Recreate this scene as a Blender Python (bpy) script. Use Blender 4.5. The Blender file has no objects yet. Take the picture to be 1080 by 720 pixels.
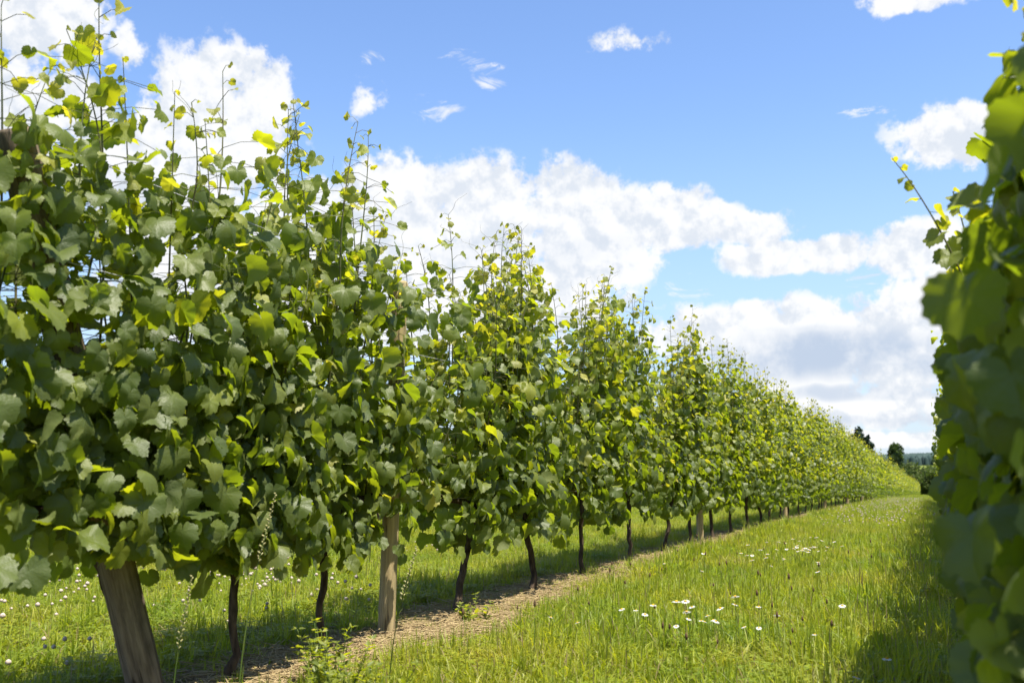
import bpy, math, random
import numpy as np
R = math.radians
scene = bpy.context.scene
COL = scene.collection

# ------------------------------------------------------------------ camera, sky, sun, exposure
cd = bpy.data.cameras.new("camera")
cam = bpy.data.objects.new("camera", cd); COL.objects.link(cam)
cam.location = (0, 0, 0.86)
cam.rotation_euler = (R(90 + 6.735), 0, R(22.736))
cd.sensor_width = 36; cd.lens = 35
cd.clip_start = 0.05; cd.clip_end = 9000
cd.dof.use_dof = True; cd.dof.focus_distance = 6.2; cd.dof.aperture_fstop = 4.0
scene.camera = cam

SUN_EL, SUN_AZ = 70.0, 106.0            # azimuth clockwise from +Y, so the sun stands over the +X side of the rows
sd = bpy.data.lights.new("sun", 'SUN'); sun = bpy.data.objects.new("sun", sd); COL.objects.link(sun)
sun.rotation_euler = (R(90 - SUN_EL), 0, R(-SUN_AZ + 180)); sun.location = (20, 5, 30)
sd.energy = 5.0; sd.angle = R(0.55); sd.color = (1.0, 0.945, 0.83)
scene.view_settings.view_transform = 'Standard'
scene.view_settings.look = 'None'
scene.view_settings.exposure = 1.12
scene.view_settings.gamma = 1.0
scene.view_settings.use_curve_mapping = False
scene.cycles.max_bounces = 8
scene.cycles.diffuse_bounces = 4
scene.cycles.glossy_bounces = 2
scene.cycles.transmission_bounces = 4
scene.cycles.transparent_max_bounces = 8
scene.cycles.caustics_reflective = False
scene.cycles.caustics_refractive = False
scene.cycles.use_denoising = True
scene.render.film_transparent = False


class NT:
    """small node-tree helper"""
    def __init__(s, tree):
        s.t = tree; s.n = tree.nodes; s.l = tree.links
    def new(s, kind, **kw):
        n = s.n.new(kind)
        for k, v in kw.items(): setattr(n, k, v)
        return n
    def put(s, sock, v):
        if isinstance(v, bpy.types.NodeSocket): s.l.new(v, sock)
        elif v is not None: sock.default_value = v
    def math(s, op, a, b=None, c=None, clamp=False):
        n = s.new('ShaderNodeMath', operation=op, use_clamp=clamp)
        s.put(n.inputs[0], a)
        if b is not None: s.put(n.inputs[1], b)
        if c is not None: s.put(n.inputs[2], c)
        return n.outputs[0]
    def mix(s, f, a, b, blend='MIX'):
        n = s.new('ShaderNodeMix', data_type='RGBA', blend_type=blend)
        s.put(n.inputs[0], f); s.put(n.inputs[6], a); s.put(n.inputs[7], b)
        return n.outputs[2]
    def smooth(s, v, lo, hi, a=0.0, b=1.0):
        n = s.new('ShaderNodeMapRange', interpolation_type='SMOOTHSTEP')
        s.put(n.inputs[0], v); s.put(n.inputs[1], lo); s.put(n.inputs[2], hi); s.put(n.inputs[3], a); s.put(n.inputs[4], b)
        return n.outputs[0]
    def noise(s, vec, scale, detail=4, rough=0.55, dist=0.0):
        n = s.new('ShaderNodeTexNoise')
        if vec is not None: s.put(n.inputs['Vector'], vec)
        n.inputs['Scale'].default_value = scale; n.inputs['Detail'].default_value = detail
        n.inputs['Roughness'].default_value = rough; n.inputs['Distortion'].default_value = dist
        return n.outputs[0]
    def ramp(s, f, stops):
        n = s.new('ShaderNodeValToRGB'); e = n.color_ramp.elements
        while len(e) < len(stops): e.new(0.5)
        for k, (p, c) in enumerate(stops): e[k].position = p; e[k].color = (*c, 1)
        s.put(n.inputs[0], f)
        return n.outputs[0]
    def attr(s, name):
        return s.new('ShaderNodeAttribute', attribute_name=name).outputs['Fac']


# ---- world: Nishita sky with clouds laid out by direction (azimuth, elevation in degrees)
world = bpy.data.worlds.new("World"); scene.world = world; world.use_nodes = True
w = NT(world.node_tree); w.n.clear()
sky = w.new('ShaderNodeTexSky', sky_type='NISHITA', sun_disc=False)
sky.sun_elevation = R(SUN_EL); sky.sun_rotation = R(SUN_AZ)
sky.altitude = 0; sky.air_density = 1.0; sky.dust_density = 0.3; sky.ozone_density = 1.6
hs = w.new('ShaderNodeHueSaturation'); w.put(hs.inputs['Color'], sky.outputs[0])
hs.inputs['Saturation'].default_value = 1.12; hs.inputs['Hue'].default_value = 0.507; hs.inputs['Value'].default_value = 1.0
tc = w.new('ShaderNodeTexCoord').outputs['Generated']
sep = w.new('ShaderNodeSeparateXYZ'); w.put(sep.inputs[0], tc)
az = w.math('MULTIPLY', w.math('ARCTAN2', sep.outputs[0], sep.outputs[1]), 57.2958)
el = w.math('MULTIPLY', w.math('ARCSINE', sep.outputs[2]), 57.2958)
nA = w.noise(tc, 7.0, 6, 0.6)
nB = w.noise(tc, 24.0, 8, 0.62)
nC = w.noise(tc, 9.0, 3, 0.5, 0.6)
wob_a = w.math('MULTIPLY', w.math('SUBTRACT', nA, 0.5), 5.0)
wob_e = w.math('MULTIPLY', w.math('SUBTRACT', nC, 0.5), 2.4)
azw = w.math('ADD', az, wob_a); elw = w.math('ADD', el, wob_e)
# (azimuth, elevation, half-width, half-height, strength)
CLOUDS = [(-39.9,17.6,5.2,5.4,1), (-42.5,12.5,5.0,3.0,1), (-50.0,23.0,4.6,3.2,1), (-49.5,18.0,4.6,2.6,.75),
 (-29.4,13.2,4.6,4.4,1), (-23.9,13.6,5.0,3.9,1), (-19.4,13.9,3.8,3.3,1), (-26.1,9.5,11.5,4.0,1), (-14.6,13.2,5.0,2.2,1),
 (-9.8,13.3,4.0,1.2,.85), (-18.3,11.0,5.0,2.0,.9), (-34.5,13.0,4.2,3.4,1), (-38.0,9.0,9.0,3.2,1), (-45.0,15.5,4.5,3.0,.8), (-6.5,11.5,4.6,1.3,1), (-0.2,11.0,2.8,1.9,1), (-7.4,7.0,8.2,2.3,1), (-3.7,5.2,7.2,2.6,.9),
 (0.2,8.2,3.0,2.6,.9), (1.8,16.8,3.9,2.1,.9), (-3.0,18.3,1.3,.75,.5), (1.2,24.0,3.6,1.1,.8), (-15.9,23.1,2.2,.8,.42),
 (-25.0,22.2,1.9,.55,.5), (-23.8,21.3,1.1,.45,.45), (-30.9,19.9,1.3,1.0,.38), (-27.2,19.5,1.8,.7,.45), (-31.5,22.1,.8,.6,.6),
 (-12.3,9.7,1.3,.75,.75), (-15.3,9.7,.9,.7,.7), (-3.3,9.7,1.4,.55,.7), (-44.9,21.6,1.2,1.1,.5), (-4.5,2.6,8.5,1.2,.9), (-3.9,1.0,9,.55,.7),
 (14,8,8,3,1), (22,17,7,3,1), (38,10,9,4,1), (60,20,12,4,1), (-66,16,8,4,1), (-85,9,12,4,1), (110,14,14,5,1), (160,20,15,5,1), (-130,14,16,5,1)]
dens = None; shade = None; wisp = None
for (a, e, sa, se, k) in CLOUDS:
    da = w.math('MULTIPLY', w.math('SUBTRACT', azw, a), 1 / sa)
    de = w.math('MULTIPLY', w.math('SUBTRACT', elw, e), 1 / se)
    d2 = w.math('ADD', w.math('MULTIPLY', da, da), w.math('MULTIPLY', de, de))
    v = w.math('MULTIPLY', w.math('SUBTRACT', 1.0, d2), k)
    if se < 0.85 and 9 < e < 23 and abs(a + 22) < 24 and sa < 3:
        v = w.math('SUBTRACT', 1.0, w.math('MULTIPLY', d2, 0.7)); wisp = v if wisp is None else w.math('MAXIMUM', wisp, v); continue
    dens = v if dens is None else w.math('MAXIMUM', dens, v)
    if se > 1.8:
        sh = w.math('MULTIPLY', w.math('SUBTRACT', 1.0, d2), w.math('MULTIPLY', de, -1.0, clamp=False))
        shade = sh if shade is None else w.math('MAXIMUM', shade, sh)
dens = w.math('MAXIMUM', dens, -1.5)
nD = w.noise(tc, 60.0, 6, 0.65)
dn = w.math('ADD', dens, w.math('MULTIPLY', w.math('SUBTRACT', nB, 0.53), 2.3))
dn = w.math('ADD', dn, w.math('MULTIPLY', w.math('SUBTRACT', nD, 0.5), 1.1))
mask = w.math('MULTIPLY', w.smooth(dn, -0.08, 0.34), w.smooth(dens, -0.35, 0.35, 0.25, 1.0))
SHADE = [(-5.5,5.6,7.5,1.7,1.0), (-0.5,5.2,5,1.5,1.0), (-2,3.4,8,.5,.75), (-3,1.9,8,.35,.6), (-44,13.5,4,2.0,.35), (-22,12.0,7,1.0,.25), (-6,6.8,4,.6,.5)]
grey = None
for (a, e, sa, se, k) in SHADE:
    da = w.math('MULTIPLY', w.math('SUBTRACT', azw, a), 1 / sa)
    de = w.math('MULTIPLY', w.math('SUBTRACT', elw, e), 1 / se)
    d2 = w.math('ADD', w.math('MULTIPLY', da, da), w.math('MULTIPLY', de, de))
    v = w.math('MULTIPLY', w.smooth(d2, 1.25, 0.1), k)
    grey = v if grey is None else w.math('MAXIMUM', grey, v)
grey = w.math('MULTIPLY', grey, w.smooth(w.noise(tc, 16.0, 5, 0.6), 0.30, 0.62), clamp=True)
mott = w.smooth(w.noise(tc, 13.0, 7, 0.62), 0.30, 0.70)
wmap = w.new('ShaderNodeMapping'); wmap.inputs['Scale'].default_value = (1.4, 1.4, 4.2); w.put(wmap.inputs['Vector'], tc); wvec = wmap.outputs[0]
wn = w.math('ADD', w.math('MAXIMUM', wisp, -1.0), w.math('MULTIPLY', w.math('SUBTRACT', w.noise(wvec, 13.0, 9, 0.70, 1.2), 0.57), 6.0))
mask = w.math('MAXIMUM', mask, w.math('MULTIPLY', w.smooth(wn, 0.2, 1.3), w.smooth(wisp, -0.3, 0.6, 0.0, 0.85)))
vo = w.new('ShaderNodeVectorMath', operation='ADD'); w.put(vo.inputs[0], tc); vo.inputs[1].default_value = (0.006, 0.0, 0.013)
nB2 = w.noise(vo.outputs[0], 24.0, 8, 0.62)
nA2 = w.noise(vo.outputs[0], 7.0, 6, 0.6)
relief = w.math('ADD', w.math('SUBTRACT', nB, nB2), w.math('MULTIPLY', w.math('SUBTRACT', nA, nA2), 1.5))
lit = w.smooth(w.math('ADD', relief, w.math('MULTIPLY', w.math('SUBTRACT', mott, 0.5), 0.10)), -0.17, 0.07)
white = w.mix(lit, (3.2, 3.42, 3.75, 1), (4.2, 4.22, 4.25, 1))
ccol = w.mix(grey, white, (2.3, 2.7, 3.35, 1))
low = w.smooth(el, 20.0, 0.0, 0.0, 0.75)
base = w.mix(low, hs.outputs[0], (1.95, 2.65, 3.75, 1))
final = w.mix(w.math('MULTIPLY', mask, 0.97), base, ccol)
bg = w.new('ShaderNodeBackground'); w.put(bg.inputs[0], final); bg.inputs[1].default_value = 0.112
wo = w.new('ShaderNodeOutputWorld'); w.l.new(bg.outputs[0], wo.inputs[0])

# ------------------------------------------------------------------ helpers
LEFT_X, NEXT_X, NEAR_X = -2.59, -8.6, 0.40      # the three vine rows (all run along +Y)

def gz(Y):
    """height of the ground: a gentle fall along the rows"""
    Y = np.asarray(Y, float)
    a = np.clip(Y, -40, 40); b = np.clip(Y - 40, 0, 220)
    return -0.010 * np.clip(Y, -60, 260) - 0.00026 * np.where(a > 0, a * a, 0) - 0.0208 * b - 0.000004 * b * b
def g1(Y): return float(gz(Y))

def mat(name):
    m = bpy.data.materials.new(name); m.use_nodes = True
    t = NT(m.node_tree); t.n.clear()
    return m, t, t.new('ShaderNodeOutputMaterial')

def principled(t, col, rough=0.7, spec=0.3, normal=None):
    p = t.new('ShaderNodeBsdfPrincipled')
    t.put(p.inputs['Base Color'], col); t.put(p.inputs['Roughness'], rough)
    p.inputs['Specular IOR Level'].default_value = spec
    if normal is not None: t.l.new(normal, p.inputs['Normal'])
    return p.outputs[0]

def bump(t, h, strength=0.4, dist=0.01):
    b = t.new('ShaderNodeBump'); b.inputs['Strength'].default_value = strength; b.inputs['Distance'].default_value = dist
    t.put(b.inputs['Height'], h); return b.outputs[0]

def objco(t, scale=(1, 1, 1)):
    m = t.new('ShaderNodeMapping'); m.inputs['Scale'].default_value = scale
    t.l.new(t.new('ShaderNodeTexCoord').outputs['Object'], m.inputs['Vector']); return m.outputs[0]

def shader_mix(t, f, a, b):
    n = t.new('ShaderNodeMixShader'); t.put(n.inputs[0], f); t.l.new(a, n.inputs[1]); t.l.new(b, n.inputs[2]); return n.outputs[0]

def leaf_material(name, veins=True):
    m, t, out = mat(name)
    age, rnd = t.attr('age'), t.attr('rnd')
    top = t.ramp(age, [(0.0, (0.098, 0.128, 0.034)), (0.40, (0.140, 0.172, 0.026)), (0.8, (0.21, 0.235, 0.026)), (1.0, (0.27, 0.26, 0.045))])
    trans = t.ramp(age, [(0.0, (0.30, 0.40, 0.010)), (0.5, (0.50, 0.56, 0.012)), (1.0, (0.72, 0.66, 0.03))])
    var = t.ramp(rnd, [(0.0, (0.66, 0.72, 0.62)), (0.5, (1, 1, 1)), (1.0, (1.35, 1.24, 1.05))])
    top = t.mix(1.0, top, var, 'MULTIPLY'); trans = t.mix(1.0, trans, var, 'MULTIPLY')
    if veins:
        uv = t.new('ShaderNodeUVMap', uv_map='uv').outputs[0]
        s = t.new('ShaderNodeSeparateXYZ'); t.put(s.inputs[0], uv)
        u, v = t.math('ABSOLUTE', s.outputs[0]), s.outputs[1]
        vm = None
        for ang in (0, 48, 100):
            sa, ca = math.sin(R(ang)), math.cos(R(ang))
            along = t.math('ADD', t.math('MULTIPLY', u, sa), t.math('MULTIPLY', v, ca))
            perp = t.math('ABSOLUTE', t.math('SUBTRACT', t.math('MULTIPLY', u, ca), t.math('MULTIPLY', v, sa)))
            k = t.math('MULTIPLY', t.smooth(perp, 0.032, 0.006), t.math('GREATER_THAN', along, 0.0))
            vm = k if vm is None else t.math('MAXIMUM', vm, k)
        top = t.mix(t.math('MULTIPLY', vm, 0.20), top, (0.20, 0.26, 0.10, 1))
        trans = t.mix(t.math('MULTIPLY', vm, 0.15), trans, (0.12, 0.18, 0.03, 1))
        nz = t.noise(uv, 5.0, 4, 0.6)
        top = t.mix(t.smooth(nz, 0.55, 0.75, 0, 0.30), top, (0.11, 0.13, 0.035, 1))
        nrm = bump(t, t.math('ADD', t.noise(uv, 9.0, 3, 0.55), t.math('MULTIPLY', vm, -0.15)), 0.35, 0.006)
    else:
        nrm = None
    back = t.new('ShaderNodeNewGeometry').outputs['Backfacing']
    under = t.mix(0.5, top, (0.140, 0.160, 0.062, 1))
    col = t.mix(back, top, under)
    p = principled(t, col, t.math('ADD', t.math('MULTIPLY', back, 0.25), 0.47), 0.5, nrm)
    tr = t.new('ShaderNodeBsdfTranslucent'); t.put(tr.inputs[0], trans)
    t.l.new(shader_mix(t, 0.47, p, tr.outputs[0]), out.inputs[0])
    return m

def grass_material():
    m, t, out = mat("grass_blades")
    rnd, dry = t.attr('rnd'), t.attr('dry')
    pos = t.new('ShaderNodeNewGeometry').outputs['Position']
    patch = t.noise(pos, 0.9, 6, 0.68)
    fine = t.noise(pos, 5.0, 2, 0.5)
    c = t.ramp(patch, [(0.30, (0.105, 0.180, 0.010)), (0.5, (0.205, 0.255, 0.014)), (0.7, (0.290, 0.285, 0.034))])
    tr_c = t.ramp(patch, [(0.30, (0.34, 0.50, 0.012)), (0.5, (0.55, 0.62, 0.016)), (0.7, (0.68, 0.62, 0.035))])
    v = t.ramp(rnd, [(0.0, (0.62, 0.72, 0.7)), (0.5, (1, 1, 1)), (1.0, (1.35, 1.22, 1.1))])
    c = t.mix(1.0, c, v, 'MULTIPLY'); tr_c = t.mix(1.0, tr_c, v, 'MULTIPLY')
    straw = t.mix(fine, (0.40, 0.33, 0.16, 1), (0.26, 0.17, 0.09, 1))
    c = t.mix(dry, c, straw); tr_c = t.mix(dry, tr_c, (0.30, 0.24, 0.11, 1))
    p = principled(t, c, 0.5, 0.35)
    tr = t.new('ShaderNodeBsdfTranslucent'); t.put(tr.inputs[0], tr_c)
    t.l.new(shader_mix(t, 0.42, p, tr.outputs[0]), out.inputs[0])
    return m

def simple(name, c1, c2, scale=(8, 8, 8), rough=0.8, spec=0.2, bstr=0.4, bdist=0.004, nscale=4, detail=6, trans=None):
    m, t, out = mat(name)
    co = objco(t, scale); n = t.noise(co, nscale, detail, 0.62)
    col = t.mix(t.smooth(n, 0.32, 0.68), (*c1, 1), (*c2, 1))
    sh = principled(t, col, rough, spec, bump(t, n, bstr, bdist))
    if trans:
        tr = t.new('ShaderNodeBsdfTranslucent'); tr.inputs[0].default_value = (*trans, 1)
        sh = shader_mix(t, 0.4, sh, tr.outputs[0])
    t.l.new(sh, out.inputs[0]); return m

def wood_material(name, pale, dark, crack):
    m, t, out = mat(name)
    co = objco(t, (1, 1, 0.06)); g = t.noise(co, 60, 8, 0.7, 0.4)
    b = t.noise(objco(t, (1, 1, 0.35)), 7, 4, 0.6)
    col = t.mix(t.smooth(g, 0.30, 0.68), (*dark, 1), (*pale, 1))
    col = t.mix(t.smooth(b, 0.46, 0.64, 0, 0.8), col, (*crack, 1))
    ck = t.noise(objco(t, (1, 1, 0.03)), 26, 3, 0.5)
    line = t.smooth(t.math('ABSOLUTE', t.math('SUBTRACT', ck, 0.5)), 0.018, 0.004)
    col = t.mix(t.math('MULTIPLY', line, 0.7), col, (0.035, 0.027, 0.02, 1))
    h = t.math('SUBTRACT', g, t.math('MULTIPLY', line, 0.8))
    t.l.new(principled(t, col, 0.85, 0.2, bump(t, h, 0.7, 0.006)), out.inputs[0]); return m

M = {}
M['leaf'] = leaf_material("vine_leaf", True)
M['leaf_far'] = leaf_material("vine_leaf_small", False)
M['grass'] = grass_material()
M['bark'] = simple("vine_bark", (0.028, 0.020, 0.014), (0.105, 0.076, 0.052), (1, 1, 0.15), 0.95, 0.1, 0.9, 0.01, 45)
M['cane'] = simple("green_cane", (0.10, 0.085, 0.030), (0.085, 0.11, 0.030), (1, 1, 1), 0.55, 0.35, 0.2, 0.001, 14)
M['post'] = wood_material("round_post_wood", (0.47, 0.365, 0.19), (0.28, 0.21, 0.11), (0.22, 0.185, 0.09))
M['end_post'] = wood_material("weathered_post_wood", (0.25, 0.195, 0.135), (0.09, 0.068, 0.048), (0.045, 0.034, 0.024))
M['wire'] = simple("galvanised_wire", (0.25, 0.25, 0.25), (0.35, 0.35, 0.34), rough=0.45, spec=0.5, bstr=0)
M['straw'] = simple("dry_straw", (0.42, 0.33, 0.17), (0.24, 0.165, 0.085), (1, 1, 1), 0.8, 0.2, 0.2, 0.001, 3)
M['petal'] = simple("white_petal", (0.80, 0.80, 0.78), (0.72, 0.73, 0.72), rough=0.6, trans=(0.6, 0.6, 0.55))
M['yellow'] = simple("yellow_flower_centre", (0.62, 0.38, 0.02), (0.50, 0.28, 0.02))
M['stem'] = simple("green_stem", (0.07, 0.12, 0.02), (0.12, 0.15, 0.03), rough=0.6)
M['seed'] = simple("brown_seed_head", (0.075, 0.045, 0.028), (0.17, 0.11, 0.06), (1, 1, 1), 0.9, 0.1, 0.6, 0.002, 200)
M['tan'] = simple("tan_grass_ear", (0.40, 0.36, 0.18), (0.27, 0.25, 0.10), (1, 1, 1), 0.8, 0.2, 0.5, 0.002, 150)
M['clover'] = simple("clover_flower", (0.50, 0.44, 0.38), (0.36, 0.27, 0.22), (1, 1, 1), 0.8, 0.1, 0.6, 0.002, 150)
M['pole'] = simple("utility_pole_wood", (0.10, 0.08, 0.06), (0.16, 0.13, 0.10), (1, 1, 0.1), 0.9, 0.1)
M['porcelain'] = simple("insulator_porcelain", (0.16, 0.09, 0.06), (0.2, 0.11, 0.07), rough=0.25, spec=0.5, bstr=0)
M['cable'] = simple("black_cable", (0.02, 0.02, 0.02), (0.03, 0.03, 0.03), rough=0.5, bstr=0)


class Geo:
    """collects vertices and faces (numpy) with per-vertex age / rnd / dry and uv, builds one mesh"""
    def __init__(s): s.v = []; s.f = []; s.n = 0; s.at = {'age': [], 'rnd': [], 'dry': []}; s.uv = []
    def add(s, v, faces, age=0.0, rnd=0.5, dry=0.0, uv=None):
        v = np.asarray(v, np.float32); k = len(v)
        s.v.append(v)
        for f in faces: s.f.append(np.asarray(f, np.int32) + s.n)
        for key, val in (('age', age), ('rnd', rnd), ('dry', dry)):
            s.at[key].append(np.broadcast_to(np.asarray(val, np.float32), (k,)))
        s.uv.append(np.zeros((k, 2), np.float32) if uv is None else np.asarray(uv, np.float32))
        s.n += k
    def mesh(s, name, material, smooth=True, attrs=()):
        me = bpy.data.meshes.new(name)
        V = np.concatenate(s.v); loops = np.concatenate([f.ravel() for f in s.f])
        sizes = np.concatenate([np.full(len(f), f.shape[1], np.int32) for f in s.f])
        me.vertices.add(len(V)); me.vertices.foreach_set('co', V.ravel())
        me.loops.add(len(loops)); me.loops.foreach_set('vertex_index', loops)
        me.polygons.add(len(sizes))
        me.polygons.foreach_set('loop_start', np.concatenate([[0], np.cumsum(sizes)[:-1]]).astype(np.int32))
        try: me.polygons.foreach_set('loop_total', sizes)
        except Exception: pass
        me.polygons.foreach_set('use_smooth', np.full(len(sizes), smooth))
        for a in attrs:
            if a == 'uv':
                l = me.uv_layers.new(name='uv'); l.data.foreach_set('uv', np.concatenate(s.uv)[loops].ravel())
            else:
                l = me.attributes.new(a, 'FLOAT', 'POINT'); l.data.foreach_set('value', np.concatenate(s.at[a]))
        me.materials.append(material); me.update(calc_edges=True); me.validate()
        return me

def tube(pts, rad, sides=6, cap=True):
    """vertices and faces of a tube along a polyline"""
    P = np.asarray(pts, float); n = len(P); rad = np.broadcast_to(np.asarray(rad, float), (n,))
    T = np.gradient(P, axis=0); T /= np.linalg.norm(T, axis=1)[:, None] + 1e-12
    ref = np.array([0, 0, 1.0]) if abs(T[0][2]) < 0.9 else np.array([1.0, 0, 0])
    U = np.cross(T, ref); U /= np.linalg.norm(U, axis=1)[:, None] + 1e-12
    W = np.cross(T, U)
    a = np.linspace(0, 2 * np.pi, sides, endpoint=False)
    V = P[:, None] + rad[:, None, None] * (np.cos(a)[None, :, None] * U[:, None] + np.sin(a)[None, :, None] * W[:, None])
    V = V.reshape(-1, 3); i = np.arange(n - 1)[:, None] * sides; j = np.arange(sides)[None]; k = (j + 1) % sides
    F = np.stack([i + j, i + k, i + sides + k, i + sides + j], -1).reshape(-1, 4)
    faces = [F]
    if cap:
        faces += [np.arange(sides)[None, ::-1], (n - 1) * sides + np.arange(sides)[None]]
    return V, faces

def link(name, me, parent=None, loc=None):
    o = bpy.data.objects.new(name, me); COL.objects.link(o)
    if parent is not None: o.parent = parent
    if loc is not None: o.location = loc
    return o

def thing(name, label, cat, loc=(0, 0, 0), group=None, me=None):
    o = link(name, me, None, loc); tag(o, label, cat, group); return o

def tag(o, label, cat, group=None):
    o['label'] = label; o['category'] = cat
    if group: o['group'] = group
    elif 'group' in o: del o['group']

def copy_tree(o, loc, rotz=0.0, scale=1.0, label=None, group=None):
    c = o.copy(); COL.objects.link(c); c.location = loc; c.rotation_euler = (0, 0, rotz); c.scale = (scale,) * 3 if not isinstance(scale, tuple) else scale
    if label: c['label'] = label
    if group: c['group'] = group
    for ch in list(o.children):
        d = ch.copy(); COL.objects.link(d); d.parent = c
        for gch in list(ch.children):
            e = gch.copy(); COL.objects.link(e); e.parent = d
    return c

# ------------------------------------------------------------------ ground
def ground():
    ys = np.concatenate([np.linspace(-900, -40, 12), np.linspace(-38, -2, 19), np.arange(-1, 42, 0.5), np.linspace(42.5, 300, 90), np.geomspace(310, 6500, 30)])
    xs = np.concatenate([-np.geomspace(60, 6500, 26)[::-1], np.linspace(-58, -13, 16), np.arange(-12, 6.01, 0.3), np.linspace(7, 58, 16), np.geomspace(60, 6500, 26)])
    X, Y = np.meshgrid(xs, ys)
    Z = gz(Y)
    rr = np.random.default_rng(3)
    near = (np.abs(X + 3) < 10) & (Y < 42) & (Y > -3)
    Z = Z + np.where(near, rr.normal(0, 0.008, X.shape), 0)
    for rx in (LEFT_X, NEAR_X, NEXT_X):                                   # the slightly mounded strips under the vines
        Z = Z + 0.03 * np.exp(-((X - rx) / 0.35) ** 2) * (Y < 260)
    V = np.stack([X, Y, Z], -1).reshape(-1, 3); nx = len(xs)
    i = (np.arange(len(ys) - 1)[:, None] * nx + np.arange(nx - 1)[None])
    F = np.stack([i, i + 1, i + nx + 1, i + nx], -1).reshape(-1, 4)
    G = Geo(); G.add(V, [F])
    m, t, out = mat("meadow_ground")
    pos = t.new('ShaderNodeNewGeometry').outputs['Position']
    s = t.new('ShaderNodeSeparateXYZ'); t.put(s.inputs[0], pos)
    fine = t.noise(pos, 14, 8, 0.7); mid = t.noise(pos, 1.3, 5, 0.6); big = t.noise(pos, 0.05, 4, 0.55)
    green = t.ramp(fine, [(0.3, (0.055, 0.075, 0.012)), (0.5, (0.110, 0.140, 0.018)), (0.72, (0.190, 0.195, 0.035))])
    green = t.mix(t.smooth(mid, 0.4, 0.65, 0, 0.5), green, (0.115, 0.120, 0.028, 1))
    green = t.mix(t.smooth(big, 0.45, 0.6, 0, 0.4), green, (0.05, 0.085, 0.02, 1))
    soil = t.ramp(t.noise(pos, 30, 8, 0.7), [(0.3, (0.085, 0.062, 0.036)), (0.5, (0.21, 0.16, 0.085)), (0.7, (0.36, 0.28, 0.15))])
    strip = None
    for rx, wd in ((LEFT_X + 0.08, 0.20), (NEAR_X + 0.1, 0.20), (NEXT_X, 0.25)):
        d = t.math('ABSOLUTE', t.math('SUBTRACT', s.outputs[0], rx))
        d = t.math('ADD', d, t.math('MULTIPLY', t.math('SUBTRACT', mid, 0.5), 0.9))
        k = t.smooth(d, wd + 0.12, wd - 0.12)
        strip = k if strip is None else t.math('MAXIMUM', strip, k)
    strip = t.math('MULTIPLY', strip, t.smooth(s.outputs[1], 240.0, 200.0))
    col = t.mix(strip, green, soil)
    h = t.noise(pos, 25, 8, 0.75)
    t.l.new(principled(t, col, 0.95, 0.1, bump(t, h, 0.9, 0.03)), out.inputs[0])
    o = link('ground', G.mesh('ground', m)); o['kind'] = 'structure'
ground()

# ------------------------------------------------------------------ vine leaves
TH = np.array([0, 14, 27, 40, 52, 66, 80, 95, 108, 122, 136, 150, 162, 173.0])
RR = np.array([.98, .92, .84, .88, .91, .85, .77, .80, .79, .70, .64, .60, .50, .30])

def leaf_template(rng, nang, rings, near=True):
    th = np.linspace(-173, 173, nang)
    r = np.interp(np.abs(th), TH, RR)
    lob = rng.uniform(0.75, 1.7)
    r = r * (1 + 0.10 * rng.uniform(-1, 1) * np.sin(np.radians(th)) + 0.05 * rng.normal(0, 1) * np.cos(np.radians(th) * 2 + rng.uniform(0, 6)) )
    r = 0.82 + (r - 0.82) * np.where(r > 0.55, lob, 1.0)
    if near: r = r * (1 + 0.042 * np.where(np.arange(nang) % 2, 1, -1))
    t = np.radians(th); fr = np.linspace(0, 1, rings + 1)[1:]
    x = np.concatenate([[0]] + [f * r * np.sin(t) for f in fr]); y = np.concatenate([[0]] + [f * r * np.cos(t) for f in fr])
    rad = np.hypot(x, y); ang = np.arctan2(x, y)
    a = rng.choice([rng.uniform(-0.15, 0.35), rng.uniform(0.3, 0.85)]); b = rng.uniform(0.05, 0.65); c = rng.uniform(-0.05, 0.42); d = rng.uniform(0.05, 0.20)
    z = a * np.abs(x) - b * np.where(y > 0, y * y, 0.3 * y * y) - c * x * x + d * rad ** 2 * np.sin(3 * ang + rng.uniform(0, 6.3)) + 0.028 * rad ** 2 * np.cos(ang * 7.5)
    z += rng.uniform(0.0, 0.09) * rad ** 2 * np.sin(ang * rng.choice([5, 6, 7]) + rng.uniform(0, 6.3)) + rng.uniform(-0.4, 0.4) * x * y - rng.uniform(0.0, 1.6) * np.maximum(rad - 0.55, 0) ** 2 * (0.6 + 0.6 * np.sin(ang + rng.uniform(0, 6.3)))
    F = [[0, 1 + i, 2 + i] for i in range(nang - 1)]
    Q = [[1 + (k - 1) * nang + i, 1 + k * nang + i, 2 + k * nang + i, 2 + (k - 1) * nang + i] for k in range(1, rings) for i in range(nang - 1)]
    P = np.stack([x, y, z], -1)
    faces = [np.array(F)[:, [0, 2, 1]]] + ([np.array(Q)[:, ::-1]] if Q else [])
    return P, faces, np.stack([x, y], -1)

_tr = np.random.default_rng(11)
T_NEAR = [leaf_template(_tr, 39, 3) for _ in range(16)]
T_MID = [leaf_template(_tr, 15, 2, False) for _ in range(12)]
T_FAR = [leaf_template(_tr, 9, 1, False) for _ in range(6)]

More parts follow.
